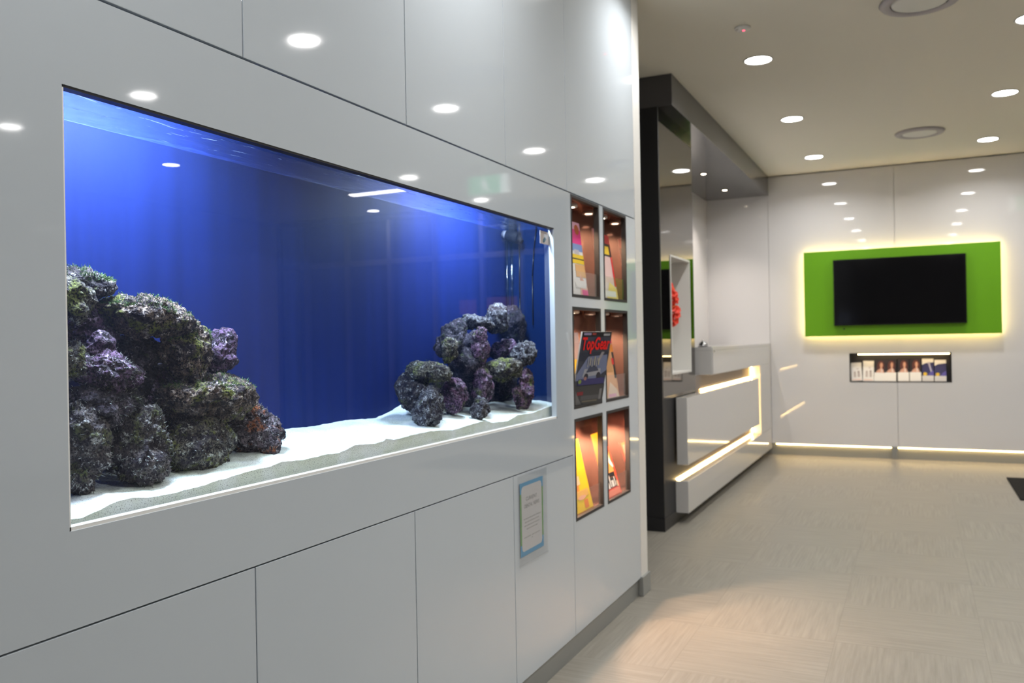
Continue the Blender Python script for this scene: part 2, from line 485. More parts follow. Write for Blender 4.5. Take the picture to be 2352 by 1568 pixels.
# ---- sand bed: bright on top, seen in section against the glass
SAND = [(.80, .886), (.865, .886), (.891, .884), (.925, .891), (.953, .898), (.985, .899), (1.019, .893), (1.065, .892), (1.115, .893), (1.168, .897),
        (1.225, .901), (1.273, .904), (1.304, .903), (1.347, .908), (1.416, .903), (1.489, .905), (1.535, .902), (1.593, .913), (1.67, .907), (1.707, .909),
        (1.718, .914), (1.748, .907), (1.803, .908), (1.846, .91), (1.931, .91), (2.05, .901), (2.134, .905), (2.227, .909), (2.29, .898), (2.393, .894),
        (2.465, .906), (2.578, .903), (2.728, .914), (2.87, .912)]
SBACK = [(.8, .905), (1.2, .925), (1.45, .945), (1.607, .942), (1.72, .938), (1.85, .941), (1.988, .934), (2.06, .946), (2.12, .962), (2.25, .945), (2.5, .940), (2.7, .945), (2.87, .940)]
def lerp(tab, y):
    for (a, za), (b, zb) in zip(tab, tab[1:]):
        if y <= b: return za + (zb - za) * (y - a) / (b - a)
    return tab[-1][1]
def sand_z(x, y):
    t = max(0, min(1, (-.031 - x) / (.25 - .031)))
    return (lerp(SAND, y) * (1 - t) + lerp(SBACK, y) * t + .006 * math.sin(math.pi * t) * noise.noise(Vector((y * 9, x * 14, 3)))
            + .0016 * noise.noise(Vector((y * 60, x * 60, 1))))
def sand_material():
    m = mat('white_coral_sand', (.72, .74, .72), .9, .2)
    n, l = nodes(m)
    b = n['Principled BSDF']
    t = n.new('ShaderNodeTexCoord')
    a = n.new('ShaderNodeTexNoise'); a.inputs['Scale'].default_value = 420; a.inputs['Detail'].default_value = 2
    rp = n.new('ShaderNodeValToRGB')
    rp.color_ramp.elements[0].position = .30; rp.color_ramp.elements[0].color = (.34, .34, .34, 1)
    rp.color_ramp.elements[1].position = .44; rp.color_ramp.elements[1].color = (.90, .90, .89, 1)
    c = n.new('ShaderNodeTexNoise'); c.inputs['Scale'].default_value = 14; c.inputs['Detail'].default_value = 4
    r2 = n.new('ShaderNodeValToRGB')
    r2.color_ramp.elements[0].position = .40; r2.color_ramp.elements[0].color = (.86, .88, .78, 1)
    r2.color_ramp.elements[1].position = .62; r2.color_ramp.elements[1].color = (1, 1, 1, 1)
    mx = n.new('ShaderNodeMix'); mx.data_type = 'RGBA'; mx.blend_type = 'MULTIPLY'; mx.inputs[0].default_value = 1
    for q in (a, c): l.new(t.outputs['Object'], q.inputs['Vector'])
    l.new(a.outputs['Fac'], rp.inputs[0]); l.new(c.outputs['Fac'], r2.inputs[0])
    l.new(rp.outputs[0], mx.inputs[6]); l.new(r2.outputs[0], mx.inputs[7]); l.new(mx.outputs[2], b.inputs['Base Color'])
    bu = n.new('ShaderNodeBump'); bu.inputs['Strength'].default_value = .5; bu.inputs['Distance'].default_value = .002
    l.new(a.outputs['Fac'], bu.inputs['Height']); l.new(bu.outputs[0], b.inputs['Normal'])
    return m
M_sand = sand_material()
sb = MB()
NYs, NXs = 420, 26
xs = [-.0308 - (.25 - .0325) * i / NXs for i in range(NXs + 1)]
vs = []; fs = []
for j in range(NYs + 1):
    y = Y0 + .002 + (Y1 - Y0 - .004) * j / NYs
    vs.append((xs[0], y, ZF + .0015))
    for x in xs: vs.append((x, y, sand_z(x, y)))
st = NXs + 2
for j in range(NYs):
    for i in range(st - 1):
        a = j * st + i
        fs.append((a, a + st, a + st + 1, a + 1))
sb.mesh(vs, fs, M_sand, True)
so = sb.build('sand', recalc=True)
tag(so, 'white coral sand bed covering the bottom of the aquarium', 'sand', kind='stuff')
for p in so.data.polygons:
    if abs(p.normal.x) > .9: p.use_smooth = False

# ---- live rock
def rock_material(kind, dark, main, pale, green, gthr):
    m = bpy.data.materials.new('live_rock_' + kind)
    n, l = nodes(m)
    b = n['Principled BSDF']; b.inputs['Roughness'].default_value = .85; b.inputs['Specular IOR Level'].default_value = .2
    t = n.new('ShaderNodeTexCoord'); oi = n.new('ShaderNodeObjectInfo')
    ad = n.new('ShaderNodeVectorMath'); ad.operation = 'ADD'
    sc = n.new('ShaderNodeMath'); sc.operation = 'MULTIPLY'; sc.inputs[1].default_value = 7
    l.new(oi.outputs['Random'], sc.inputs[0]); l.new(t.outputs['Object'], ad.inputs[0]); l.new(sc.outputs[0], ad.inputs[1])
    def nz(s, d=4, r=.65, dist=0):
        x = n.new('ShaderNodeTexNoise'); x.inputs['Scale'].default_value = s; x.inputs['Detail'].default_value = d
        x.inputs['Roughness'].default_value = r; x.inputs['Distortion'].default_value = dist
        l.new(ad.outputs[0], x.inputs['Vector']); return x
    def ramp(src, p0, p1):
        x = n.new('ShaderNodeMapRange'); x.inputs[1].default_value = p0; x.inputs[2].default_value = p1
        l.new(src, x.inputs[0]); return x.outputs[0]
    def mix(f, a, c):
        x = n.new('ShaderNodeMix'); x.data_type = 'RGBA'
        l.new(f, x.inputs[0])
        if isinstance(a, tuple): x.inputs[6].default_value = (*a, 1)
        else: l.new(a, x.inputs[6])
        if isinstance(c, tuple): x.inputs[7].default_value = (*c, 1)
        else: l.new(c, x.inputs[7])
        return x.outputs[2]
    n1, n2, n3, n4 = nz(42, 5), nz(78, 5, .7), nz(22, 3), nz(240, 2)
    c = mix(ramp(n1.outputs['Fac'], .42, .60), dark, main)
    c = mix(ramp(n2.outputs['Fac'], .55, .65), c, pale)
    c = mix(ramp(n3.outputs['Fac'], gthr, gthr + .10), c, green)
    c = mix(ramp(n4.outputs['Fac'], .54, .40), c, tuple(d * .6 for d in dark))
    l.new(c, b.inputs['Base Color'])
    bu = n.new('ShaderNodeBump'); bu.inputs['Strength'].default_value = .9; bu.inputs['Distance'].default_value = .005
    mm = n.new('ShaderNodeMath'); mm.operation = 'ADD'
    l.new(n2.outputs['Fac'], mm.inputs[0]); l.new(n4.outputs['Fac'], mm.inputs[1]); l.new(mm.outputs[0], bu.inputs['Height'])
    l.new(bu.outputs[0], b.inputs['Normal'])
    return m
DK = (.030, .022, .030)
RM = {
    'purple': rock_material('purple', DK, (.20, .11, .21), (.60, .46, .63), (.10, .10, .03), .60),
    'pale': rock_material('pale', DK, (.235, .165, .13), (.66, .55, .52), (.18, .185, .045), .525),
    'olive': rock_material('olive', DK, (.12, .095, .09), (.50, .47, .46), (.10, .105, .04), .56),
    'moss': rock_material('moss', DK, (.17, .145, .11), (.54, .51, .45), (.17, .18, .05), .52),
    'grey': rock_material('grey', DK, (.20, .19, .21), (.50, .49, .52), (.12, .13, .06), .60),
    'pink': rock_material('pink', DK, (.24, .12, .21), (.48, .36, .46), (.15, .16, .06), .58),
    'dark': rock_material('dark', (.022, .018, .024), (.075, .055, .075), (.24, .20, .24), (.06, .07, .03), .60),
    'rust': rock_material('rust', DK, (.20, .15, .17), (.56, .50, .54), (.34, .10, .03), .55),
}
M_alg = mat('green_algae', (.040, .105, .022), .7)
M_alg2 = mat('olive_algae', (.10, .13, .03), .7)
M_fuzz = mat('grey_filament_algae', (.30, .31, .29), .8)
M_fuzzd = mat('brown_filament_algae', (.10, .09, .07), .8)
ROCKS = [
 ('A1',-.165,1.010,1.247,.040,.047,.033,5,'olive','green','mossy brown rock at the very top left of the left reef'),
 ('A2',-.120,.948,1.222,.032,.036,.027,-15,'moss','','yellow-green rounded rock at the left window edge under the topmost rock'),
 ('A3',-.140,1.113,1.197,.062,.086,.027,-12,'pale','green','long slab rock with green tufts bridging the upper left reef'),
 ('A4',-.195,1.035,1.179,.044,.055,.042,0,'purple','fuzz','dark purple rock under the left end of the tufted slab rock'),
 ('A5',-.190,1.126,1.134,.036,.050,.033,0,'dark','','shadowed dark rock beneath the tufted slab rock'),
 ('A6',-.120,1.015,1.103,.046,.062,.035,-8,'purple','fuzz','pyramid-like lilac rock in the middle of the left reef'),
 ('A7',-.135,1.014,1.138,.024,.030,.024,0,'purple','','knobbly purple rock sitting on the lilac pyramid-like rock'),
 ('A8',-.130,.946,1.129,.026,.030,.032,0,'moss','fuzz','small mossy rock half hidden by the left window edge at mid height'),
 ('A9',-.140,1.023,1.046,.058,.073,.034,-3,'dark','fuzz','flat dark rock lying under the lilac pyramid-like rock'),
 ('B1',-.118,.956,.976,.034,.037,.073,3,'olive','fuzz','tall shaggy rock standing at the left window edge on the sand'),
 ('B2',-.140,1.203,1.139,.042,.052,.055,0,'pale','green','round pale rock with yellow-green rim right of the slab rock'),
 ('B3',-.160,1.308,1.125,.027,.033,.049,-10,'purple','','purple rock reaching down at the right side of the round pale rock'),
 ('B4',-.130,1.247,1.047,.072,.098,.044,-6,'pale','green','largest horizontal rock, speckled pink and olive, across the lower left reef'),
 ('B5',-.108,1.074,.963,.042,.050,.068,8,'olive','fuzz','shaggy rock pillar on the sand, second from the left window edge'),
 ('B6',-.130,1.220,.956,.048,.063,.053,0,'moss','fuzz','mossy boulder on the sand, third from the left window edge'),
 ('B7',-.135,1.393,.964,.039,.048,.056,3,'rust','fuzz','rock with rusty orange patch at the right foot of the left reef'),
 ('B8',-.190,1.206,1.051,.035,.042,.045,0,'purple','','purple rock mostly hidden behind the largest horizontal rock'),
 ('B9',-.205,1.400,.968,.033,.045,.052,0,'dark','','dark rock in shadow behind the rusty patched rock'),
 ('C1',-.140,2.551,1.217,.034,.043,.047,25,'grey','','grey spire rock leaning at the top of the right reef'),
 ('C2',-.140,2.410,1.199,.047,.062,.023,-5,'grey','','pale grey bridge rock at the top left of the right reef'),
 ('C3',-.175,2.300,1.157,.050,.069,.032,38,'dark','green','dark sloping rock with green edge on the right reef\'s left flank'),
 ('C4',-.100,2.359,1.127,.021,.026,.056,-8,'pink','','slender upright pink rock in the centre of the right reef'),
 ('C5',-.120,2.178,1.117,.026,.033,.035,0,'moss','','small mossy rock under the dark sloping rock'),
 ('C6',-.155,2.359,1.070,.052,.071,.056,0,'dark','','big shadowed brown rock in the heart of the right reef'),
 ('C7',-.140,2.091,1.056,.058,.072,.027,-5,'moss','green','flat shelf rock at the far left of the right reef'),
 ('C8',-.170,2.063,.997,.039,.049,.050,0,'olive','','olive rock beneath the flat shelf rock'),
 ('C9',-.100,2.031,.967,.037,.046,.056,-18,'grey','fuzz','tapering grey rock planted in the sand in front of the right reef'),
 ('D1',-.120,2.205,.985,.031,.039,.050,0,'pink','','pink and grey foot rock, second from the left of the right reef'),
 ('D2',-.100,2.354,.993,.029,.037,.066,0,'pink','','upright pink pillar rock under the centre of the right reef'),
 ('D3',-.060,2.261,.946,.023,.029,.030,-25,'grey','','small pointed grey rock in front of the pink pillar rock'),
 ('D4',-.100,2.515,1.053,.056,.076,.039,-5,'moss','','yellow-green lintel rock on the right half of the right reef'),
 ('D5',-.080,2.631,1.102,.037,.046,.040,0,'grey','fuzz','fluffy blue-grey rock at the right end of the right reef'),
 ('D6',-.150,2.600,1.113,.045,.056,.026,12,'purple','','low purple rock behind the fluffy blue-grey rock'),
 ('D7',-.070,2.611,.988,.027,.033,.062,5,'pink','','tall foot rock with green top at the right end of the right reef'),
 ('D8',-.060,2.530,.954,.018,.024,.038,10,'pink','','magenta foot rock left of the tall green-topped foot rock'),
 ('D9',-.200,2.700,.985,.042,.070,.060,0,'dark','','dark rock in the back right corner of the tank'),
 ('E1',-.195,2.790,1.20,.045,.052,.062,0,'dark','green','dim green-topped rock high in the back right corner of the tank'),
 ('B0',-.215,1.192,1.085,.028,.062,.046,0,'dark','','near-black filler rock added for the shade in the hollow left of the round pale rock'),  # from here on: dark fillers added to stand for shade in the gaps
 ('B0',-.208,1.107,.985,.032,.042,.064,0,'dark','','near-black filler rock added for the shade in the gap between the two shaggy standing rocks'),
 ('B0',-.215,1.238,.985,.028,.041,.056,0,'dark','','near-black filler rock added for the shade behind the mossy boulder on the sand'),
 ('C0',-.215,2.640,.965,.028,.085,.062,0,'dark','','near-black filler rock added for the shade under the yellow-green lintel rock'),
 ('C0',-.215,2.445,.980,.028,.075,.056,0,'dark','','near-black filler rock added for the shade behind the upright pink pillar rock'),
 ('C0',-.215,2.278,.998,.028,.060,.056,0,'dark','','near-black filler rock added for the shade behind the pink and grey foot rock'),
 ('C0',-.212,2.500,1.121,.030,.080,.052,0,'dark','','near-black filler rock added for the shade in the right reef behind the slender upright pink rock'),
]
_ico = {}
def ico(sub):
    if sub not in _ico:
        b = bmesh.new(); bmesh.ops.create_icosphere(b, subdivisions=sub, radius=1)
        b.verts.ensure_lookup_table()
        _ico[sub] = ([v.co.copy() for v in b.verts], [tuple(v.index for v in f.verts) for f in b.faces]); b.free()
    return _ico[sub]
def rock(idx, rec):
    n_, x, y, z, rx, ry, rz, tilt, kind, alg, label = rec
    ry *= 1.07; rz *= 1.08; rx *= 1.05
    left = n_[0] in 'AB'
    vs0, fs0 = ico(6 if (left and max(ry, rz) > .04) else 5)
    sd = Vector((idx * 3.17, idx * 1.91, idx * 5.3))
    rot = Matrix.Rotation(R(tilt), 3, 'X')
    out = []
    rm = (rx + ry + rz) / 3
    for p in vs0:
        q = rot @ Vector((p.x * rx, p.y * ry, p.z * rz))
        nn = p
        s = q * 1.0
        lo = noise.noise(s * (.66 / rm) + sd) + .45 * noise.noise(s * (1.5 / rm) - sd)
        md = noise.noise(s * 36 + sd)
        kn = noise.voronoi(s * 78 + sd)[0][0]
        k2 = noise.voronoi(s * 175 + sd)[0][0]
        hi = noise.noise(s * 150 + sd)
        pit = noise.noise(s * 52 - sd)
        d = rm * .40 * lo + .0085 * md + .0085 * (.45 - kn) + .0038 * (.45 - k2) + .0014 * hi - .016 * max(0, pit - .22)
        v = q + (rot @ nn) * d
        wx = max(XB + .004, min(-.036, v.x + x))
        out.append((wx - x, v.y, v.z))
    o = MB().mesh(out, fs0, RM[kind], True).build('live_rock')
    o.location = (x, y, z)
    tag(o, label, 'rock', 'live rock of the left reef' if left else 'live rock of the right reef')
    rng = random.Random(idx)
    if alg:
        a = MB()
        cnt = (2600 if alg == 'green' else 330) if left else 150
        mats = (M_alg, M_alg2) if alg == 'green' else (M_fuzz, M_fuzzd)
        for _ in range(cnt):
            k = rng.randrange(len(out)); p = Vector(out[k]); nv = (rot @ vs0[k]).normalized()
            if alg == 'green':
                if nv.z < .25 or noise.noise(p * 30 + sd) < -.12: continue
                L = rng.uniform(.003, .009); wd = .00055; up = Vector((0, 0, .5))
            else:
                L = rng.uniform(.003, .0085); wd = .0006; up = Vector((0, 0, -.1))
            d1 = (nv + up + Vector((rng.uniform(-.6, .6), rng.uniform(-.6, .6), rng.uniform(-.4, .4)))).normalized()
            d2 = (d1 + Vector((rng.uniform(-.9, .9), rng.uniform(-.9, .9), rng.uniform(-.5, .5)))).normalized()
            p1 = p + d1 * L * .5; p2 = p1 + d2 * L * .5
            if max(p.x, p1.x, p2.x) + x > -.033 or min(p1.x, p2.x) + x < XB + .003: continue
            s1 = d1.cross(Vector((rng.uniform(-1, 1), rng.uniform(-1, 1), rng.uniform(-1, 1)))).normalized() * wd
            s2 = s1.cross(d1).normalized() * wd
            A = [a.bm.verts.new(p + s1), a.bm.verts.new(p - s1 * .5 + s2 * .9), a.bm.verts.new(p - s1 * .5 - s2 * .9)]
            B = [a.bm.verts.new(p1 + s1 * .8), a.bm.verts.new(p1 - s1 * .4 + s2 * .7), a.bm.verts.new(p1 - s1 * .4 - s2 * .7)]
            T = a.bm.verts.new(p2)
            mi = a.mi(mats[0 if rng.random() < .6 else 1])
            for q in range(3):
                r = (q + 1) % 3
                for f in (a.bm.faces.new((A[q], A[r], B[r], B[q])), a.bm.faces.new((B[q], B[r], T))): f.material_index = mi
        ao = a.build('algae', o, local=True)
        ao['label'] = 'green algae tufts' if alg == 'green' else 'wispy grey-brown filaments'
    return o
for i, rec in enumerate(ROCKS): rock(i + 1, rec)

# ---- lamps above the water, pump, pipes, sticker
def tank_lamp(y, wv, label):
    t = thing('aquarium_lamp', label, 'lamp', (-.068, y, 1.66), 'lamps over the aquarium')
    MB().box(-.125, -.034, y - .20, y + .20, 1.66, 1.675, M_black, .004).build('housing', t)
    MB().box(-.11, -.036, y - .18, y + .18, 1.6575, 1.6598, emitter('tank_tube', (.75, .85, 1), 3)).build('diffuser', t)
    ld = bpy.data.lights.new('lamp_light', 'AREA'); ld.shape = 'RECTANGLE'; ld.size = .06; ld.size_y = .36
    ld.energy = wv; ld.color = (.76, .89, 1.0)
    lo = bpy.data.objects.new('lamp_light', ld); lo.location = (0, 0, -.006); COL.objects.link(lo); lo.parent = t
tank_lamp(1.06, TANK_W[0], 'aquarium lamp over the left reef making the left blue glow')
tank_lamp(2.42, TANK_W[1], 'aquarium lamp over the right reef making the right blue glow')
M_pump = mat('matte_black_plastic', (.010, .010, .013), .75, .2)
M_tube = clear_pane('green_tint_tube', (.62, .86, .82), 1.35, .05, .12)
pu = thing('circulation_pump', 'small black circulation pump hanging at the top right back corner of the tank', 'pump', (-.20, 2.82, 1.50))
MB().cyl((-.225, 2.815, 1.531), (-.178, 2.815, 1.518), .019, .022, M_pump).cyl((-.178, 2.815, 1.518), (-.163, 2.81, 1.502), .012, .008, M_pump).build('motor_body', pu)
MB().cyl((-.241, 2.815, 1.538), (-.223, 2.815, 1.531), .012, .017, mat('pump_cap_grey', (.26, .26, .32), .5)).build('intake_cap', pu)
MB().box(-.222, -.198, 2.822, 2.85, 1.52, 1.62, M_pump, .002).build('mount', pu)
def cable(name, pts, r, m, label, cat):
    o = MB().tube(pts, r, m, 8).build(name); return tag(o, label, cat)
cable('return_pipe', [(-.240, 2.842, 1.61), (-.240, 2.842, 1.02)], .006, M_tube, 'clear upright pipe in the tank\'s back right corner, left of the pump cord', 'pipe')
cable('overflow_pipe', [(-.222, 2.844, 1.61), (-.222, 2.844, 1.02)], .006, M_tube, 'greenish upright tube beside the clear corner pipe', 'pipe')
cable('pump_cord', [(-.190, 2.848, 1.61), (-.190, 2.846, 1.5), (-.192, 2.846, 1.3), (-.196, 2.85, 1.1)], .0022, M_black, 'thin black cord dropping below the circulation pump', 'cord')
cable('probe_cord', [(-.120, 2.850, 1.62), (-.124, 2.850, 1.55), (-.135, 2.850, 1.47), (-.142, 2.850, 1.38), (-.143, 2.85, 1.2)], .0018, M_black, 'thin dark cord on the tank\'s end glass beside the square sticker', 'cord')
st_ = thing('sticker', 'small square pinkish sticker at the top right of the aquarium glass', 'sticker', (-.0183, 2.642, 1.4715), rot=(0, 0, R(90)))
a = MB().box(0, .078, 0, .0003, 0, .044, paper((.62, .55, .55))); a.build('backing', st_, local=True)
a = MB()
rect2d(a, .004, .074, .004, .040, -.0002, paper((.70, .62, .58)))
disc2d(a, .044, .027, .014, .009, -.0004, paper((.85, .86, .92)))
disc2d(a, .034, .013, .010, .006, -.0005, paper((.12, .25, .36))); disc2d(a, .040, .018, .009, .006, -.0005, paper((.16, .30, .42)))
disc2d(a, .028, .008, .006, .004, -.0005, paper((.10, .20, .30)))
rect2d(a, .008, .070, .036, .039, -.0004, paper((.45, .35, .36)))
a.build('printed_picture', st_, local=True)

# ================================================================ MAGAZINE NICHES
niche_lab = {(0, 0): 'top left', (0, 1): 'top right', (1, 0): 'middle left', (1, 1): 'middle right', (2, 0): 'bottom left', (2, 1): 'bottom right'}
ND = -.15
for r_, (z0, z1) in enumerate(NZ):
    for c_, (y0, y1) in enumerate(NY):
        w_ = niche_lab[(r_, c_)]
        t = thing('magazine_niche', w_ + ' lit magazine niche of the six, with dark frame and bronze lining', 'display niche', (-.07, (y0 + y1) / 2, z0), 'magazine niches')
        f = .011
        m = MB()
        e = .0006
        m.plate('x', y0 + e, y1 - e, z0 + e, z1 - e, -.018, .0012, [(y0 + f, y1 - f, z0 + f, z1 - f)], M_frame)
        m.build('frame', t)
        m = MB()
        m.box(ND - .006, ND, y0 + e, y1 - e, z0 + e, z1 - e, M_bronze)
        m.box(ND, -.0181, y0 + e, y0 + f, z0 + e, z1 - e, M_bronze).box(ND, -.0181, y1 - f, y1 - e, z0 + e, z1 - e, M_bronze)
        m.box(ND, -.0181, y0 + f, y1 - f, z1 - f, z1 - e, M_bronze).box(ND, -.0181, y0 + f, y1 - f, z0 + e, z0 + f, M_bronze)
        m.build('lining', t)
        MB().box(-.0085, -.0055, y0 + f + .001, y1 - f - .001, z0 + f, z0 + f + (.088 if r_ != 1 else .095), M_acry).build('retaining_lip', t)
        py = y0 + .196
        MB().lathe([(.0, -.004), (.016, -.004), (.022, -.008), (.026, -.006), (.026, 0)], (-.075, py, z1 - f), M_trimw, 24).build('puck_light', t)
        pk = COL.objects[-1]
        MB().lathe([(0, -.0072), (.014, -.0072), (.0145, -.0042)], (-.075, py, z1 - f), M_halo, 20).build('lamp_capsule', pk)
        ld = bpy.data.lights.new('puck_lamp', 'SPOT'); ld.energy = PUCK_W * (3.9 if r_ == 2 else 1.5); ld.color = (1, .60, .36) if r_ == 2 else (1, .68, .42)
        ld.spot_size = R(118); ld.spot_blend = .55; ld.shadow_soft_size = .012
        lo = bpy.data.objects.new('puck_lamp', ld); lo.location = (-.005, py - (y0 + y1) / 2, z1 - f - .012 - z0)
        COL.objects.link(lo); lo.parent = t

def magazine(label, yl, zb, xb, xt, wd, ht, art, texts=(), th=.004, yaw=0.0, mast='masthead', stack=1):
    """a magazine standing at (xb, yl, zb), cover to +x, its top at x = xt"""
    tilt = math.asin(max(-.95, min(.95, (xt - xb) / ht)))
    t = thing('magazine', label, 'magazine', (xb, yl, zb), 'magazines in the niches', (tilt, 0, R(90 + yaw)))
    MB().box(0, wd, .0006, th, .0006, ht - .0006, mat('page_edges', (.75, .73, .68), .8)).build('pages', t, local=True)
    c = MB()
    c.box(0, wd, 0, .0006, 0, ht, paper(art[0]))
    k = 1
    for q in art[1:]:
        yy = -.00012 * k; k += 1
        if q[0] == 'd': disc2d(c, q[1] * wd, q[2] * ht, q[3] * wd, q[4] * ht, yy, paper(q[5]))
        elif q[0] == 'p': c.poly([(u * wd, yy, v * ht) for u, v in q[1]], paper(q[2]))
        else: rect2d(c, q[0] * wd, q[1] * wd, q[2] * ht, q[3] * ht, yy, paper(q[4]))
    cv = c.build('cover', t, local=True)
    if texts:
        for s, u0, u1, v0, v1, col in texts:
            c = MB(); put_text(c, s, u0 * wd, u1 * wd, v0 * ht, v1 * ht, -.00012 * k - .0002, paper(col))
            c.build('lettering', cv, local=True)
    return t
W_ = (.85, .83, .80); YEL = (.90, .62, .03); RED = (.72, .02, .03); PNK = (.85, .03, .28); BLK = (.015, .015, .02); ORG = (.88, .28, .03)
Zf = [z[0] + .0115 for z in NZ]
magazine('pink topped celebrity style magazine with yellow stripes in the top left niche', 2.897, Zf[0], -.019, -.052, .205, .285,
         [W_, (0, 1, .86, 1, (.85, .45, .60)), (.0, 1, .70, .90, PNK), ('d', .82, .90, .12, .07, (.55, .12, .02)), (0, 1, .60, .70, (.20, .32, .62)), (.55, .80, .44, .62, (.55, .52, .58)),
          (.0, 1, .50, .555, YEL), (0, 1, .43, .485, YEL), (0, 1, .485, .5, BLK), (.5, 1, .25, .42, (.80, .45, .18)), ('p', [(.6, .0), (1, .0), (1, .12), (.7, .3)], (.85, .5, .4)), (.4, .95, .1, .2, W_), (.7, 1, .0, .08, PNK)])
magazine('magazine with red and yellow title on black in the top right niche', 3.250, Zf[0], -.014, -.054, .205, .275,
         [(.75, .62, .62), (0, 1, .86, 1, (.62, .06, .06)), (0, 1, .66, .86, BLK), (.55, .88, .69, .82, YEL), (.4, .95, .25, .65, (.80, .55, .52)), (.9, 1, .2, .66, RED),
          ('p', [(.3, 0), (1, 0), (1, .16), (.6, .26)], (.92, .70, .20)), (.2, .9, .03, .12, W_)])
magazine('pale pink and yellow magazine tucked behind the motoring magazine in the middle left niche', 2.895, Zf[1], -.028, -.058, .19, .27,
         [(.55, .42, .45), (0, 1, .85, 1, (.60, .48, .50)), (.1, .6, .60, .66, (.45, .10, .10)), (0, 1, .30, .62, YEL), (0, 1, 0, .30, (.10, .09, .10)), (.1, .5, .12, .2, RED)])
tg = magazine('motoring magazine with big red masthead leaning out of the middle left niche', 2.906, Zf[1], -.019, .034, .214, .274,
         [(.045, .05, .075), (0, 1, .93, 1, (.012, .012, .015)), (.06, .30, .955, .985, (.30, .26, .42)), (.34, .46, .955, .985, (.35, .05, .04)), (.72, .94, .945, .975, (.35, .36, .38)),
          (0, 1, .60, .72, (.025, .03, .055)), ('p', [(.0, .42), (.3, .66), (.95, .68), (1, .46), (.6, .34), (0, .33)], (.17, .20, .33)),
          ('p', [(.62, .60), (.74, .72), (.84, .72), (.72, .60)], (.30, .28, .30)), ('p', [(.20, .38), (.8, .40), (.78, .49), (.24, .49)], (.34, .35, .40)), ('p', [(.30, .44), (.72, .46), (.62, .53), (.40, .53)], (.06, .07, .12)),
          ('d', .32, .385, .07, .045, (.03, .03, .05)), ('d', .73, .395, .07, .045, (.03, .03, .05)), (.08, .96, .27, .355, (.045, .04, .16)), ('d', .14, .32, .05, .03, (.22, .30, .06)),
          ('d', .30, .36, .05, .025, (.34, .18, .17)), (0, 1, 0, .26, (.05, .05, .055)), (.25, .9, .06, .12, (.09, .09, .10)), (.1, .3, .13, .18, (.22, .02, .03)), (.85, .93, .05, .2, (.20, .20, .21)), (.3, .8, .03, .05, (.16, .14, .10))]
         + [(u, u + .035, .52 + .02 * (k % 2), .66 - .015 * (k % 3), (.42, .39, .31) if k % 2 else (.30, .30, .34)) for k, u in enumerate((.30, .37, .44, .51, .58, .65))],
         [('TopGear', .02, .95, .70, .93, (.85, .008, .008))], .006, -11)
magazine('orange magazine with red spots and black bar in the middle right niche', 3.250, Zf[1], -.012, -.046, .190, .262,
         [(.80, .42, .22), (.5, 1, .86, .95, (.85, .05, .15)), (.8, 1, .72, .84, ORG), (.86, 1, .30, .72, BLK), (.80, .94, .52, .62, RED), (.2, .8, .40, .80, (.55, .28, .12)),
          ('p', [(.2, 0), (1, 0), (.9, .12), (.5, .25)], (.90, .70, .55)), (.3, .8, .01, .06, (.85, .45, .60))])
magazine('bright yellow magazine leaning back in the bottom left niche', 2.900, Zf[2], -.013, -.074, .205, .270,
         [YEL, ('d', .30, .62, .10, .05, (.25, .25, .60)), ('p', [(.05, .3), (.5, .3), (.55, .55), (.2, .6)], (.80, .30, .08)), (.3, .6, .38, .50, (.85, .60, .40)), (.1, .9, .20, .30, (.88, .50, .12)),
          ('d', .55, .20, .2, .03, (.85, .45, .30)), (.6, .8, .04, .16, (.85, .25, .05)), (0, 1, .0, .02, (.45, .2, .05))])
magazine('red bordered magazine with white scribble and black band in the bottom right niche', 3.252, Zf[2], -.012, -.068, .198, .200,
         [(.80, .08, .05), (.05, .90, .20, .97, (.80, .36, .10)), (.2, .85, .70, .92, (.80, .62, .50)), ('p', [(.3, .62), (.8, .80), (.95, .60), (.9, .55), (.7, .7), (.5, .55)], W_),
          (.1, .88, .18, .48, BLK), (.05, .95, .02, .14, (.80, .25, .18)), (.32, .42, .18, .30, W_), (.46, .52, .20, .44, W_), (.56, .70, .19, .32, W_), (.74, .80, .19, .38, W_), (.84, .93, .16, .28, (.80, .60, .40))])

# ---- notice in an acrylic sleeve
no_ = thing('notice', 'paper notice with blue and green border in a clear sleeve on the white cupboard', 'notice', (0.0012, 2.381, .442), rot=(0, 0, R(90)))
m = MB().box(0, .226, -.0040, -.0022, .001, .280, M_acry).box(0, .226, -.0070, -.0040, -.002, .003, M_acry)
m.build('acrylic_sleeve', no_, local=True)
m = MB()
BLU = (.10, .34, .58); GRN = (.17, .36, .14)
m.box(.017, .198, -.0012, -.0006, .026, .256, paper((.62, .61, .62)))
yy = -.0013
rect2d(m, .017, .198, .244, .256, yy, paper(BLU)); rect2d(m, .017, .198, .026, .040, yy, paper(BLU))
for u0, u1 in ((.017, .029), (.186, .198)):
    rect2d(m, u0, u1, .222, .244, yy, paper(BLU)); rect2d(m, u0, u1, .062, .222, yy, paper(GRN)); rect2d(m, u0, u1, .040, .062, yy, paper(BLU))
for cx, cz, sx, sz in ((.029, .244, 1, -1), (.186, .244, -1, -1), (.029, .040, 1, 1), (.186, .040, -1, 1)):
    m.poly([(cx, yy, cz), (cx + sx * .012, yy, cz), (cx + sx * .004, yy, cz + sz * .004), (cx, yy, cz + sz * .012)], paper(BLU))
sh = m.build('paper_sheet', no_, local=True)
m = MB(); TX = paper((.30, .30, .31)); TX2 = paper((.40, .40, .40))
put_text(m, 'CURRENT', .062, .148, .196, .208, -.0015, TX); m.build('heading', sh, local=True)
m = MB(); put_text(m, 'DENTAL NEWS', .050, .166, .174, .186, -.0015, TX); m.build('heading', sh, local=True)
rng = random.Random(5)
m = MB()
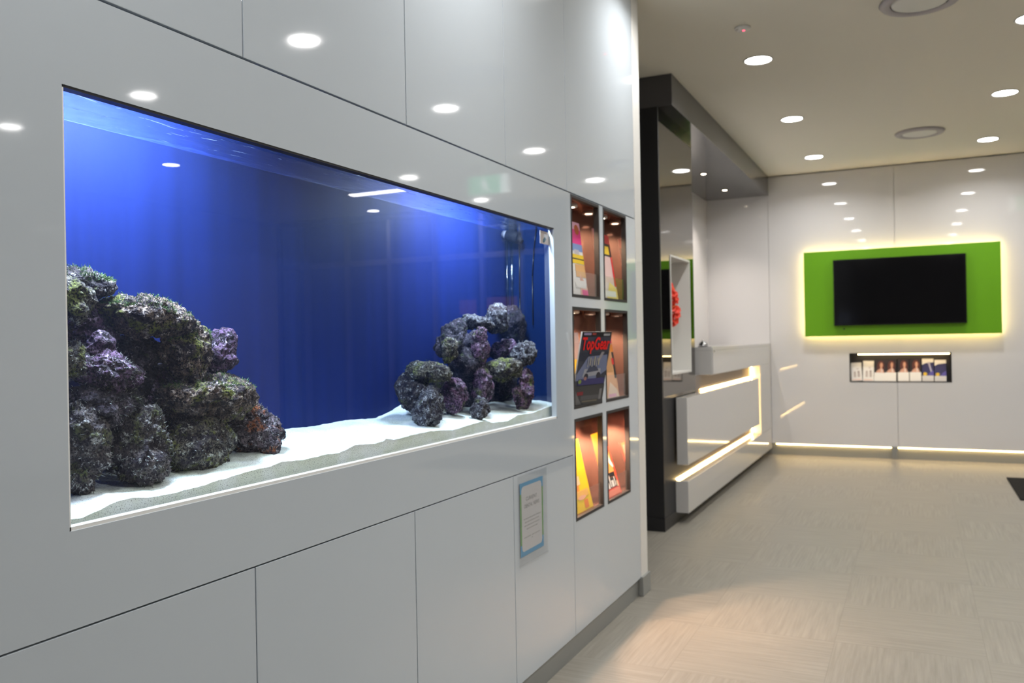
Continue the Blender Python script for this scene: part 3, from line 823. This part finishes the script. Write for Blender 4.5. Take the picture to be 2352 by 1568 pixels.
for z, u0, u1 in ((.138, .042, .176), (.127, .052, .162), (.116, .048, .166), (.105, .064, .150), (.080, .044, .096), (.080, .104, .168), (.072, .102, .110)):
    if abs(z - .080) < 1e-6 and u0 < .05: m.build('small_print', sh, local=True); m = MB()
    u = u0
    while u < u1 - .002:
        L = rng.uniform(.006, .014); rect2d(m, u, min(u + L, u1), z, z + .0036, -.0015, TX2); u += L + .0028
m.build('small_print', sh, local=True)

# ================================================================ CEILING FITTINGS
def make_downlight(label):
    t = thing('downlight', label, 'ceiling light', (0, 0, H), 'recessed downlights')
    MB().lathe([(.070, -.0005), (.080, -.0005), (.083, -.003), (.080, -.006), (.072, -.005), (.070, -.001)], (0, 0, 0), M_trimw).build('trim_ring', t, local=True)
    MB().lathe([(0, -.0025), (.068, -.0025), (.070, -.0008)], (0, 0, 0), M_lens).build('lens', t, local=True)
    ld = bpy.data.lights.new('downlight_lamp', 'AREA'); ld.shape = 'DISK'; ld.size = .13; ld.energy = DOWN_W; ld.color = DOWN_COL; ld.spread = R(150)
    lo = bpy.data.objects.new('downlight_lamp', ld); lo.location = (0, 0, -.008); COL.objects.link(lo); lo.parent = t
    return t
ordn = ['nearest the back wall', 'second from the back wall', 'third from the back wall', 'fourth from the back wall', 'fifth from the back wall', 'sixth from the back wall']
rows = [(.347, [7.834, 6.386, 4.935, 3.485, 2.035, .585], 'row beside the dark bulkhead'),
        (1.672, [7.848, 6.387, 4.935, 3.485, 2.035, .585], 'row right of the round vents'),
        (3.15, [8.29, 6.82, 3.78, 2.28], 'third row out'),
        (4.54, [8.31, 5.32, 3.867, 2.35], 'outermost row')]
proto = None
for x, ys, nm in rows:
    for k, y in enumerate(ys):
        lab = 'round downlight, %s in the %s' % (ordn[k], nm)
        if proto is None: proto = make_downlight(lab); proto.location = (x, y, H)
        else: dup(proto, (x, y, H), lab)
def speaker(x, y, label):
    t = thing('ceiling_vent', label, 'ceiling vent', (x, y, H), 'round ceiling vents')
    MB().lathe([(.128, -.001), (.172, -.001), (.176, -.006), (.168, -.016), (.140, -.020), (.128, -.012)], (x, y, H), mat('vent_ring', (.50, .47, .50), .5)).build('outer_ring', t)
    MB().lathe([(0, -.017), (.110, -.017), (.122, -.013), (.124, -.004)], (x, y, H), M_trimw).build('centre_disc', t)
    return t
speaker(1.174, 7.294, 'round white ceiling vent near the back wall between the downlight rows')
speaker(1.164, 4.42, 'round white ceiling vent cut by the top edge of the photo')
sd_ = thing('smoke_detector', 'small white smoke detector with a red light on the ceiling', 'smoke detector', (.361, 4.383, H))
MB().lathe([(.036, -.0005), (.040, -.003), (.038, -.010), (.024, -.017), (0, -.018)], (.361, 4.383, H), M_trimw).build('housing', sd_)
MB().lathe([(.006, -.0176), (.005, -.020), (0, -.021)], (.366, 4.378, H), emitter('red_indicator', (1, .05, .10), 6), 12).build('indicator_light', sd_)
for k, y in enumerate((7.133, 8.012)):
    t = thing('soffit_spotlight', ('small warm spotlight under the dark bulkhead, nearer the camera', 'small warm spotlight under the dark bulkhead, nearer the back wall')[k], 'spotlight', (-.459, y, 2.515), 'spotlights under the bulkhead')
    MB().lathe([(.020, -.0005), (.029, -.0005), (.031, -.003), (.027, -.005), (.022, -.002)], (-.459, y, 2.515), M_frame, 28).build('bezel', t)
    MB().lathe([(0, -.005), (.016, -.005), (.020, -.002)], (-.459, y, 2.515), M_halo, 24).build('bulb', t)
    ld = bpy.data.lights.new('spot_lamp', 'SPOT'); ld.energy = 42; ld.color = (1, .88, .78); ld.spot_size = R(95); ld.spot_blend = .8; ld.shadow_soft_size = .02
    lo = bpy.data.objects.new('spot_lamp', ld); lo.location = (0, 0, -.012); COL.objects.link(lo); lo.parent = t
# batten light and exit sign to the right of the frame, seen in the aquarium glass
bt = thing('batten_light', 'white linear batten light mirrored in the aquarium glass', 'ceiling light', (3.4, 7.2, H))
MB().box(3.38, 4.06, 7.13, 7.25, H - .03, H - .0005, M_trimw, .003).build('housing', bt)
MB().box(3.40, 4.04, 7.14, 7.24, H - .038, H - .0302, emitter('batten_diffuser', (1, .95, .95), 30)).build('diffuser', bt)
ex = thing('exit_sign', 'green and white hanging exit sign mirrored in the joinery panel', 'sign', (2.15, 6.64, 2.48))
m = MB().box(2.02, 2.42, 6.62, 6.66, 2.42, 2.60, M_trimw, .004); m.cyl((2.12, 6.64, 2.60), (2.12, 6.64, H), .006, .006, M_trimw).cyl((2.32, 6.64, 2.60), (2.32, 6.64, H), .006, .006, M_trimw)
m.build('housing', ex)
m = MB(); EG = emitter('exit_green', (.10, .75, .35), 1.2); EW = emitter('exit_white', (.9, 1, .95), 1.6)
for yy, sg in ((6.6190, -1), (6.6610, 1)):
    m.poly([(2.10, yy, 2.43), (2.41, yy, 2.43), (2.41, yy, 2.59), (2.10, yy, 2.59)][::sg], EG)
    m.poly([(2.03, yy, 2.43), (2.10, yy, 2.43), (2.10, yy, 2.59), (2.03, yy, 2.59)][::sg], EW)
    y2 = yy + (-.0006 if yy < 6.64 else .0006)
    m.poly([(2.22, y2, 2.48), (2.27, y2, 2.48), (2.29, y2, 2.55), (2.24, y2, 2.55)][::sg], EW)
    m.poly([(2.26 + .012 * math.cos(k * .7), y2, 2.567 + .012 * math.sin(k * .7)) for k in range(9)][::sg], EW)
    m.poly([(2.19, y2, 2.44), (2.21, y2, 2.44), (2.25, y2, 2.49), (2.23, y2, 2.49)][::sg], EW)
    m.poly([(2.27, y2, 2.44), (2.29, y2, 2.44), (2.27, y2, 2.49), (2.25, y2, 2.49)][::sg], EW)
m.build('pictogram', ex)
sg = thing('shop_sign', 'orange lit sign beyond the shopfront, mirrored in the aquarium glass', 'sign', (3.65, 9.5, 1.5))
MB().box(3.24, 4.09, 9.5, 9.54, 1.48, 1.72, M_black).build('housing', sg)
m = MB(); OE = emitter('orange_sign', (1, .30, .03), .45)
rect2d(m, 3.26, 3.72, 1.53, 1.70, 9.497, OE); rect2d(m, 3.83, 4.07, 1.50, 1.68, 9.497, OE)
m.build('lit_face', sg)

# ================================================================ BACK WALL FITTINGS
def led_strip(name, p0, p1, nrm, parent=None, pitch=.0155, wd=.010, th=.003):
    """tape with a row of beads from p0 to p1; nrm = direction the beads face"""
    p0, p1, nrm = Vector(p0), Vector(p1), Vector(nrm)
    d = (p1 - p0); L = d.length; d.normalize(); s = d.cross(nrm).normalized() * wd / 2
    m = MB()
    q = [p0 - s, p0 + s, p1 + s, p1 - s]; q2 = [v + nrm * th for v in q]
    m.mesh(q + q2, [(0, 1, 2, 3), (4, 5, 6, 7), (0, 1, 5, 4), (1, 2, 6, 5), (2, 3, 7, 6), (3, 0, 4, 7)], M_ledb)
    k = max(2, int(L / pitch))
    for i in range(k):
        c = p0 + d * (L * (i + .5) / k) + nrm * th
        a = .0035
        w = [c - d * a - s * .6, c + d * a - s * .6, c + d * a + s * .6, c - d * a + s * .6]; w2 = [v + nrm * .002 for v in w]
        m.mesh(w + w2, [(4, 5, 6, 7), (0, 1, 5, 4), (1, 2, 6, 5), (2, 3, 7, 6), (3, 0, 4, 7)], M_led)
    return m.build(name, parent, recalc=True)
tag(led_strip('led_strip', (-.12, YB + .006, .1065), (.902, YB + .006, .1065), (0, -.36, -.93)), 'warm LED strip glowing along the bottom of the back wall, left of the grey bracket', 'led strip', 'skirting LED strips')
tag(led_strip('led_strip', (.958, YB + .006, .1065), (2.24, YB + .006, .1065), (0, -.36, -.93)), 'warm LED strip glowing along the bottom of the back wall, right of the grey bracket', 'led strip', 'skirting LED strips')

px0, px1, pz0, pz1 = .172, 1.799, 1.138, 1.936
pn = thing('screen_surround', 'lime green backlit board around the television on the back wall', 'wall panel', ((px0 + px1) / 2, YB - .04, pz0))
M_green = mat('lime_green_lacquer', (.135, .36, .010), .35, .4)
MB().box(px0, px1, YB - .070, YB - .046, pz0, pz1, M_green, .002).build('board', pn)
MB().box(px0 + .09, px1 - .09, YB - .0455, YB - .0005, pz0 + .09, pz1 - .09, M_post).build('spacer_box', pn)
e = .018
led_strip('led_strip', (px0 + e, YB - .040, pz1 - e), (px1 - e, YB - .040, pz1 - e), (0, .25, .97), pn)
led_strip('led_strip', (px0 + e, YB - .040, pz0 + e), (px1 - e, YB - .040, pz0 + e), (0, .45, -.89), pn)
led_strip('led_strip', (px0 + e, YB - .040, pz0 + e), (px0 + e, YB - .040, pz1 - e), (-.71, .7, 0), pn)
led_strip('led_strip', (px1 - e, YB - .040, pz0 + e), (px1 - e, YB - .040, pz1 - e), (.71, .7, 0), pn)
MB().cyl((.52, YB - .0705, 1.205), (.52, YB - .073, 1.205), .008, .008, M_frame, 14).build('sensor_eye', pn)
tx0, tx1, tz0, tz1 = .436, 1.530, 1.234, 1.845
tv = thing('television', 'black flat screen television switched off on the lime green board', 'television', ((tx0 + tx1) / 2, YB - .09, tz0))
M_bez = mat('gloss_black_bezel', (.006, .006, .007), .12)
MB().box(tx0, tx1, YB - .112, YB - .0705, tz0, tz1, M_bez, .003).build('casing', tv)
MB().box(tx0 + .014, tx1 - .014, YB - .1135, YB - .1125, tz0 + .016, tz1 - .014, mat('screen_black', (.003, .003, .004), .10, .35)).build('screen', tv)

bx0, bx1, bz0, bz1 = BR
ni = thing('brochure_niche', 'long dark recessed brochure shelf in the back wall under the television', 'display niche', ((bx0 + bx1) / 2, YB + .04, bz0))
e = .0008
m = MB()
m.box(bx0 + e, bx1 - e, YB + .092, YB + .098, bz0 + e, bz1 - e, M_char2)
m.box(bx0 + e, bx0 + .008, YB - .002, YB + .092, bz0 + e, bz1 - e, M_frame).box(bx1 - .008, bx1 - e, YB - .002, YB + .092, bz0 + e, bz1 - e, M_frame)
m.box(bx0 + .008, bx1 - .008, YB - .002, YB + .092, bz1 - .008, bz1 - e, M_frame).box(bx0 + .008, bx1 - .008, YB - .002, YB + .092, bz0 + e, bz0 + .008, M_frame)
m.build('lining', ni)
led_strip('led_strip', (.629, YB + .02, bz1 - .0085), (1.392, YB + .02, bz1 - .0085), (0, -.70, -.71), ni, .014, .014)
SK = (.62, .34, .24); HR = (.10, .025, .015); NVY = (.035, .03, .11)
def brochure(label, x, hgt, art, roll=0.0, wd=.094):
    t = thing('brochure', label, 'brochure', (x, YB + .022, bz0 + .009), 'brochures on the back wall shelf', (R(-12), R(roll), 0))
    MB().box(0, wd, .0004, .004, 0, hgt, mat('page_edges', (.75, .73, .68), .8)).build('pages', t, local=True)
    c = MB(); c.box(0, wd, 0, .0004, 0, hgt, paper(art[0])); k = 1
    for q in art[1:]:
        yy = -.00012 * k; k += 1
        if q[0] == 'd': disc2d(c, q[1] * wd, q[2] * hgt, q[3] * wd, q[4] * hgt, yy, paper(q[5]))
        elif q[0] == 'p': c.poly([(u * wd, yy, v * hgt) for u, v in q[1]], paper(q[2]))
        else: rect2d(c, q[0] * wd, q[1] * wd, q[2] * hgt, q[3] * hgt, yy, paper(q[4]))
    c.build('cover', t, local=True)
WB = (.80, .78, .76)
fig = [WB, ('d', .35, .46, .10, .06, (.45, .38, .36)), ('d', .70, .48, .11, .07, (.40, .33, .31)), (.24, .46, .20, .42, (.50, .44, .42)), (.60, .82, .20, .42, (.46, .40, .38)), ('d', .62, .66, .12, .04, (.60, .55, .54)), (.08, .9, .03, .10, (.82, .62, .55))]
por = [(.02, .012, .012), ('d', .55, .68, .34, .26, HR), ('d', .60, .74, .13, .12, SK), (.52, .68, .52, .66, SK), ('p', [(.12, .40), (.9, .40), (.78, .56), (.5, .58), (.25, .5)], SK), ('p', [(.58, .42), (.74, .42), (.70, .58), (.62, .58)], (.72, .60, .55)), (0, 1, 0, .40, WB)]
nav = [NVY, ('p', [(0, .72), (.3, .80), (1, .84), (1, 1), (0, 1)], WB), ('p', [(.5, .84), (.66, .86), (.95, .28), (.82, .28)], (.45, .42, .55)), ('d', .26, .32, .17, .08, (.75, .48, .03)), ('p', [(.5, .25), (1, .25), (1, .48), (.7, .4)], (.10, .08, .35)), (0, 1, 0, .25, (.62, .60, .60))]
blab = ['white brochure with two small brown figures at the far left of the shelf, shortest', 'taller white brochure with two small brown figures, second on the shelf',
        'dark brochure of a long-haired woman beside the tall white brochure', 'dark brochure of a long-haired woman, fourth from the left',
        'dark brochure of a long-haired woman, fifth from the left', 'dark brochure of a long-haired woman next to the navy brochures',
        'navy blue brochure with a slanting pale stripe, second from the right', 'navy blue brochure with yellow patch at the far right of the shelf']
for lab, x, h_, art, ro in zip(blab, (.570, .668, .764, .858, .966, 1.066, 1.168, 1.270), (.172, .192, .205, .205, .208, .210, .208, .196), (fig, fig, por, por, por, por, nav, nav), (-3, 1, 3, 1, 0, 0, 0, 0)):
    a2 = list(art)
    if lab.startswith('navy') and 'far right' in lab: a2 = [q for i, q in enumerate(art) if i != 2]
    brochure(lab, x, h_, a2, ro)

# ================================================================ RECEPTION DESK
DX = -.157
dk = thing('reception_desk', 'white glossy reception desk with glowing LED channels along the left side', 'reception desk', (-.3, 6.9, 0))
b = .0015
MB().box(PX - .30, DX, 5.917, YB - .002, .887, 1.055, M_deskw, b).build('hutch_front', dk)
MB().box(PX - .32, DX, 5.917, YB - .002, 1.0555, 1.080, M_deskw, b).build('hutch_top', dk)
MB().box(PX + .001, DX, 7.94, YB - .002, .264, .8865, M_deskw, b).build('end_post', dk)
MB().box(PX + .001, DX, 5.193, YB - .002, .066, .262, M_deskw, b).build('base_block', dk)
MB().box(PX + .012, DX, 5.195, 7.845, .362, .776, M_deskw, b).build('front_panel', dk)
MB().box(PX - .012, PX - .0005, PY1 + .001, YB - .002, .264, .887, M_deskback).build('back_plate', dk)
MB().box(PX - .30, PX - .0125, PY1 + .001, YB - .002, .740, .776, M_deskback).build('counter_top', dk)
MB().box(PX - .30, PX - .02, PY1 + .002, YB - .002, .001, .262, M_char).build('recessed_kick', dk)
led_strip('led_strip', (PX + .004, 5.20, .270), (PX + .004, 7.90, .270), (.8, 0, .6), dk, .013, .010)
led_strip('led_strip', (PX + .004, 5.90, .783), (PX + .004, 7.90, .783), (.6, 0, .8), dk, .013, .008)
led_strip('led_strip', (PX + .005, 7.90, .28), (PX + .005, 7.90, .88), (1, 0, 0), dk, .013, .012)
led_strip('led_strip', (PX + .005, 7.92, .28), (PX + .005, 7.92, .88), (1, 0, 0), dk, .013, .012)
MB().box(DX + .0005, DX + .006, 5.935, 6.02, .895, 1.072, M_deskw, .001).build('access_flap', dk)
MB().cyl((DX + .006, 5.98, 1.05), (DX + .008, 5.98, 1.05), .008, .008, M_frame, 14).build('cover_screw', dk)
be = thing('counter_bell', 'small dark domed object with white highlights on the near end of the desk', 'counter bell', (-.225, 5.955, 1.080))
M_chrome = mat('dark_chrome', (.30, .30, .31), .08, metal=1.0)
MB().lathe([(0, 0), (.034, 0), (.036, .004), (.030, .007), (0, .007)], (-.225, 5.955, 1.0805), M_black, 28).build('base', be)
MB().lathe([(.031, .010), (.030, .018), (.024, .030), (.012, .038), (0, .040)], (-.225, 5.955, 1.0805), M_chrome, 28).build('dome', be)
dm = COL.objects[-1]
MB().lathe([(.004, .007), (.004, .044), (.006, .046), (.004, .050), (0, .051)], (-.225, 5.955, 1.0805), M_trimw, 14).build('plunger', dm)

# ---- red flowers in the white recess
fa = thing('flower_arrangement', 'orange-red flower spray in a vase inside the white recess of the mirror panel', 'flowers', (-.40, 5.30, b0 + .004))
M_stem = mat('flower_stem', (.10, .20, .05), .6)
M_vase = mat('white_ceramic', (.75, .75, .73), .2)
M_pet = mat('red_petal', (.80, .045, .015), .5); M_pet2 = mat('orange_petal', (.88, .16, .02), .5)
MB().lathe([(0, 0), (.032, 0), (.036, .02), (.028, .10), (.022, .15), (.026, .16), (.020, .155), (.018, .10), (0, .05)], (-.40, 5.30, b0 + .0045), M_vase, 30).build('vase', fa)
spine = [(-.40, 5.30, b0 + .06), (-.395, 5.33, 1.22), (-.36, 5.41, 1.42), (-.330, 5.44, 1.52), (-.315, 5.46, 1.60)]
MB().tube(spine, .0035, M_stem, 8).tube([(-.40, 5.30, b0 + .06), (-.375, 5.36, 1.2), (-.34, 5.43, 1.28), (-.31, 5.46, 1.36)], .003, M_stem, 8).build('stem', fa)
fst = COL.objects[-1]
rng = random.Random(3)
for k in range(15):
    z = 1.245 + .235 * k / 14
    c = Vector((-.303 + rng.uniform(-.018, .018), 5.465 + rng.uniform(-.03, .02), z + rng.uniform(-.006, .006)))
    if k > 12: c.x -= .012
    ax = Vector((rng.uniform(.3, 1), rng.uniform(-1, .2), rng.uniform(-.4, .5))).normalized()
    q = ax.to_track_quat('Z', 'Y').to_matrix()
    m = MB(); pm = M_pet if rng.random() < .62 else M_pet2
    for p in range(6):
        th = p * math.pi / 3 + rng.uniform(-.2, .2); L = rng.uniform(.026, .036)
        rad = Vector((math.cos(th), math.sin(th), 0)); tan = Vector((-math.sin(th), math.cos(th), 0))
        rows_ = []
        for i, (rr, hh, ww) in enumerate(((.002, 0, .002), (.35, .010, .009), (.7, .016, .0125), (.95, .012, .007), (1.05, .006, .001))):
            cc = rad * (L * rr) + Vector((0, 0, hh))
            rows_.append([c + q @ (cc - tan * ww), c + q @ (cc + Vector((0, 0, -.003))), c + q @ (cc + tan * ww)])
        V = [v for r_ in rows_ for v in r_]
        F = []
        for i in range(4):
            for j in range(2): F.append((i * 3 + j, i * 3 + j + 1, i * 3 + j + 4, i * 3 + j + 3))
        m.mesh(V, F, pm, True)
    m.build('blossom', fst)

# ---- floor mat at the right edge
tag(MB().box(1.745, 3.1, 6.70, 7.69, .0005, .010, mat('mat_fibre', (.018, .017, .016), .95, .1, bump=(300, .6, .004)), .004).build('floor_mat'),
    'black rectangular floor mat at the right edge of the photo', 'mat')
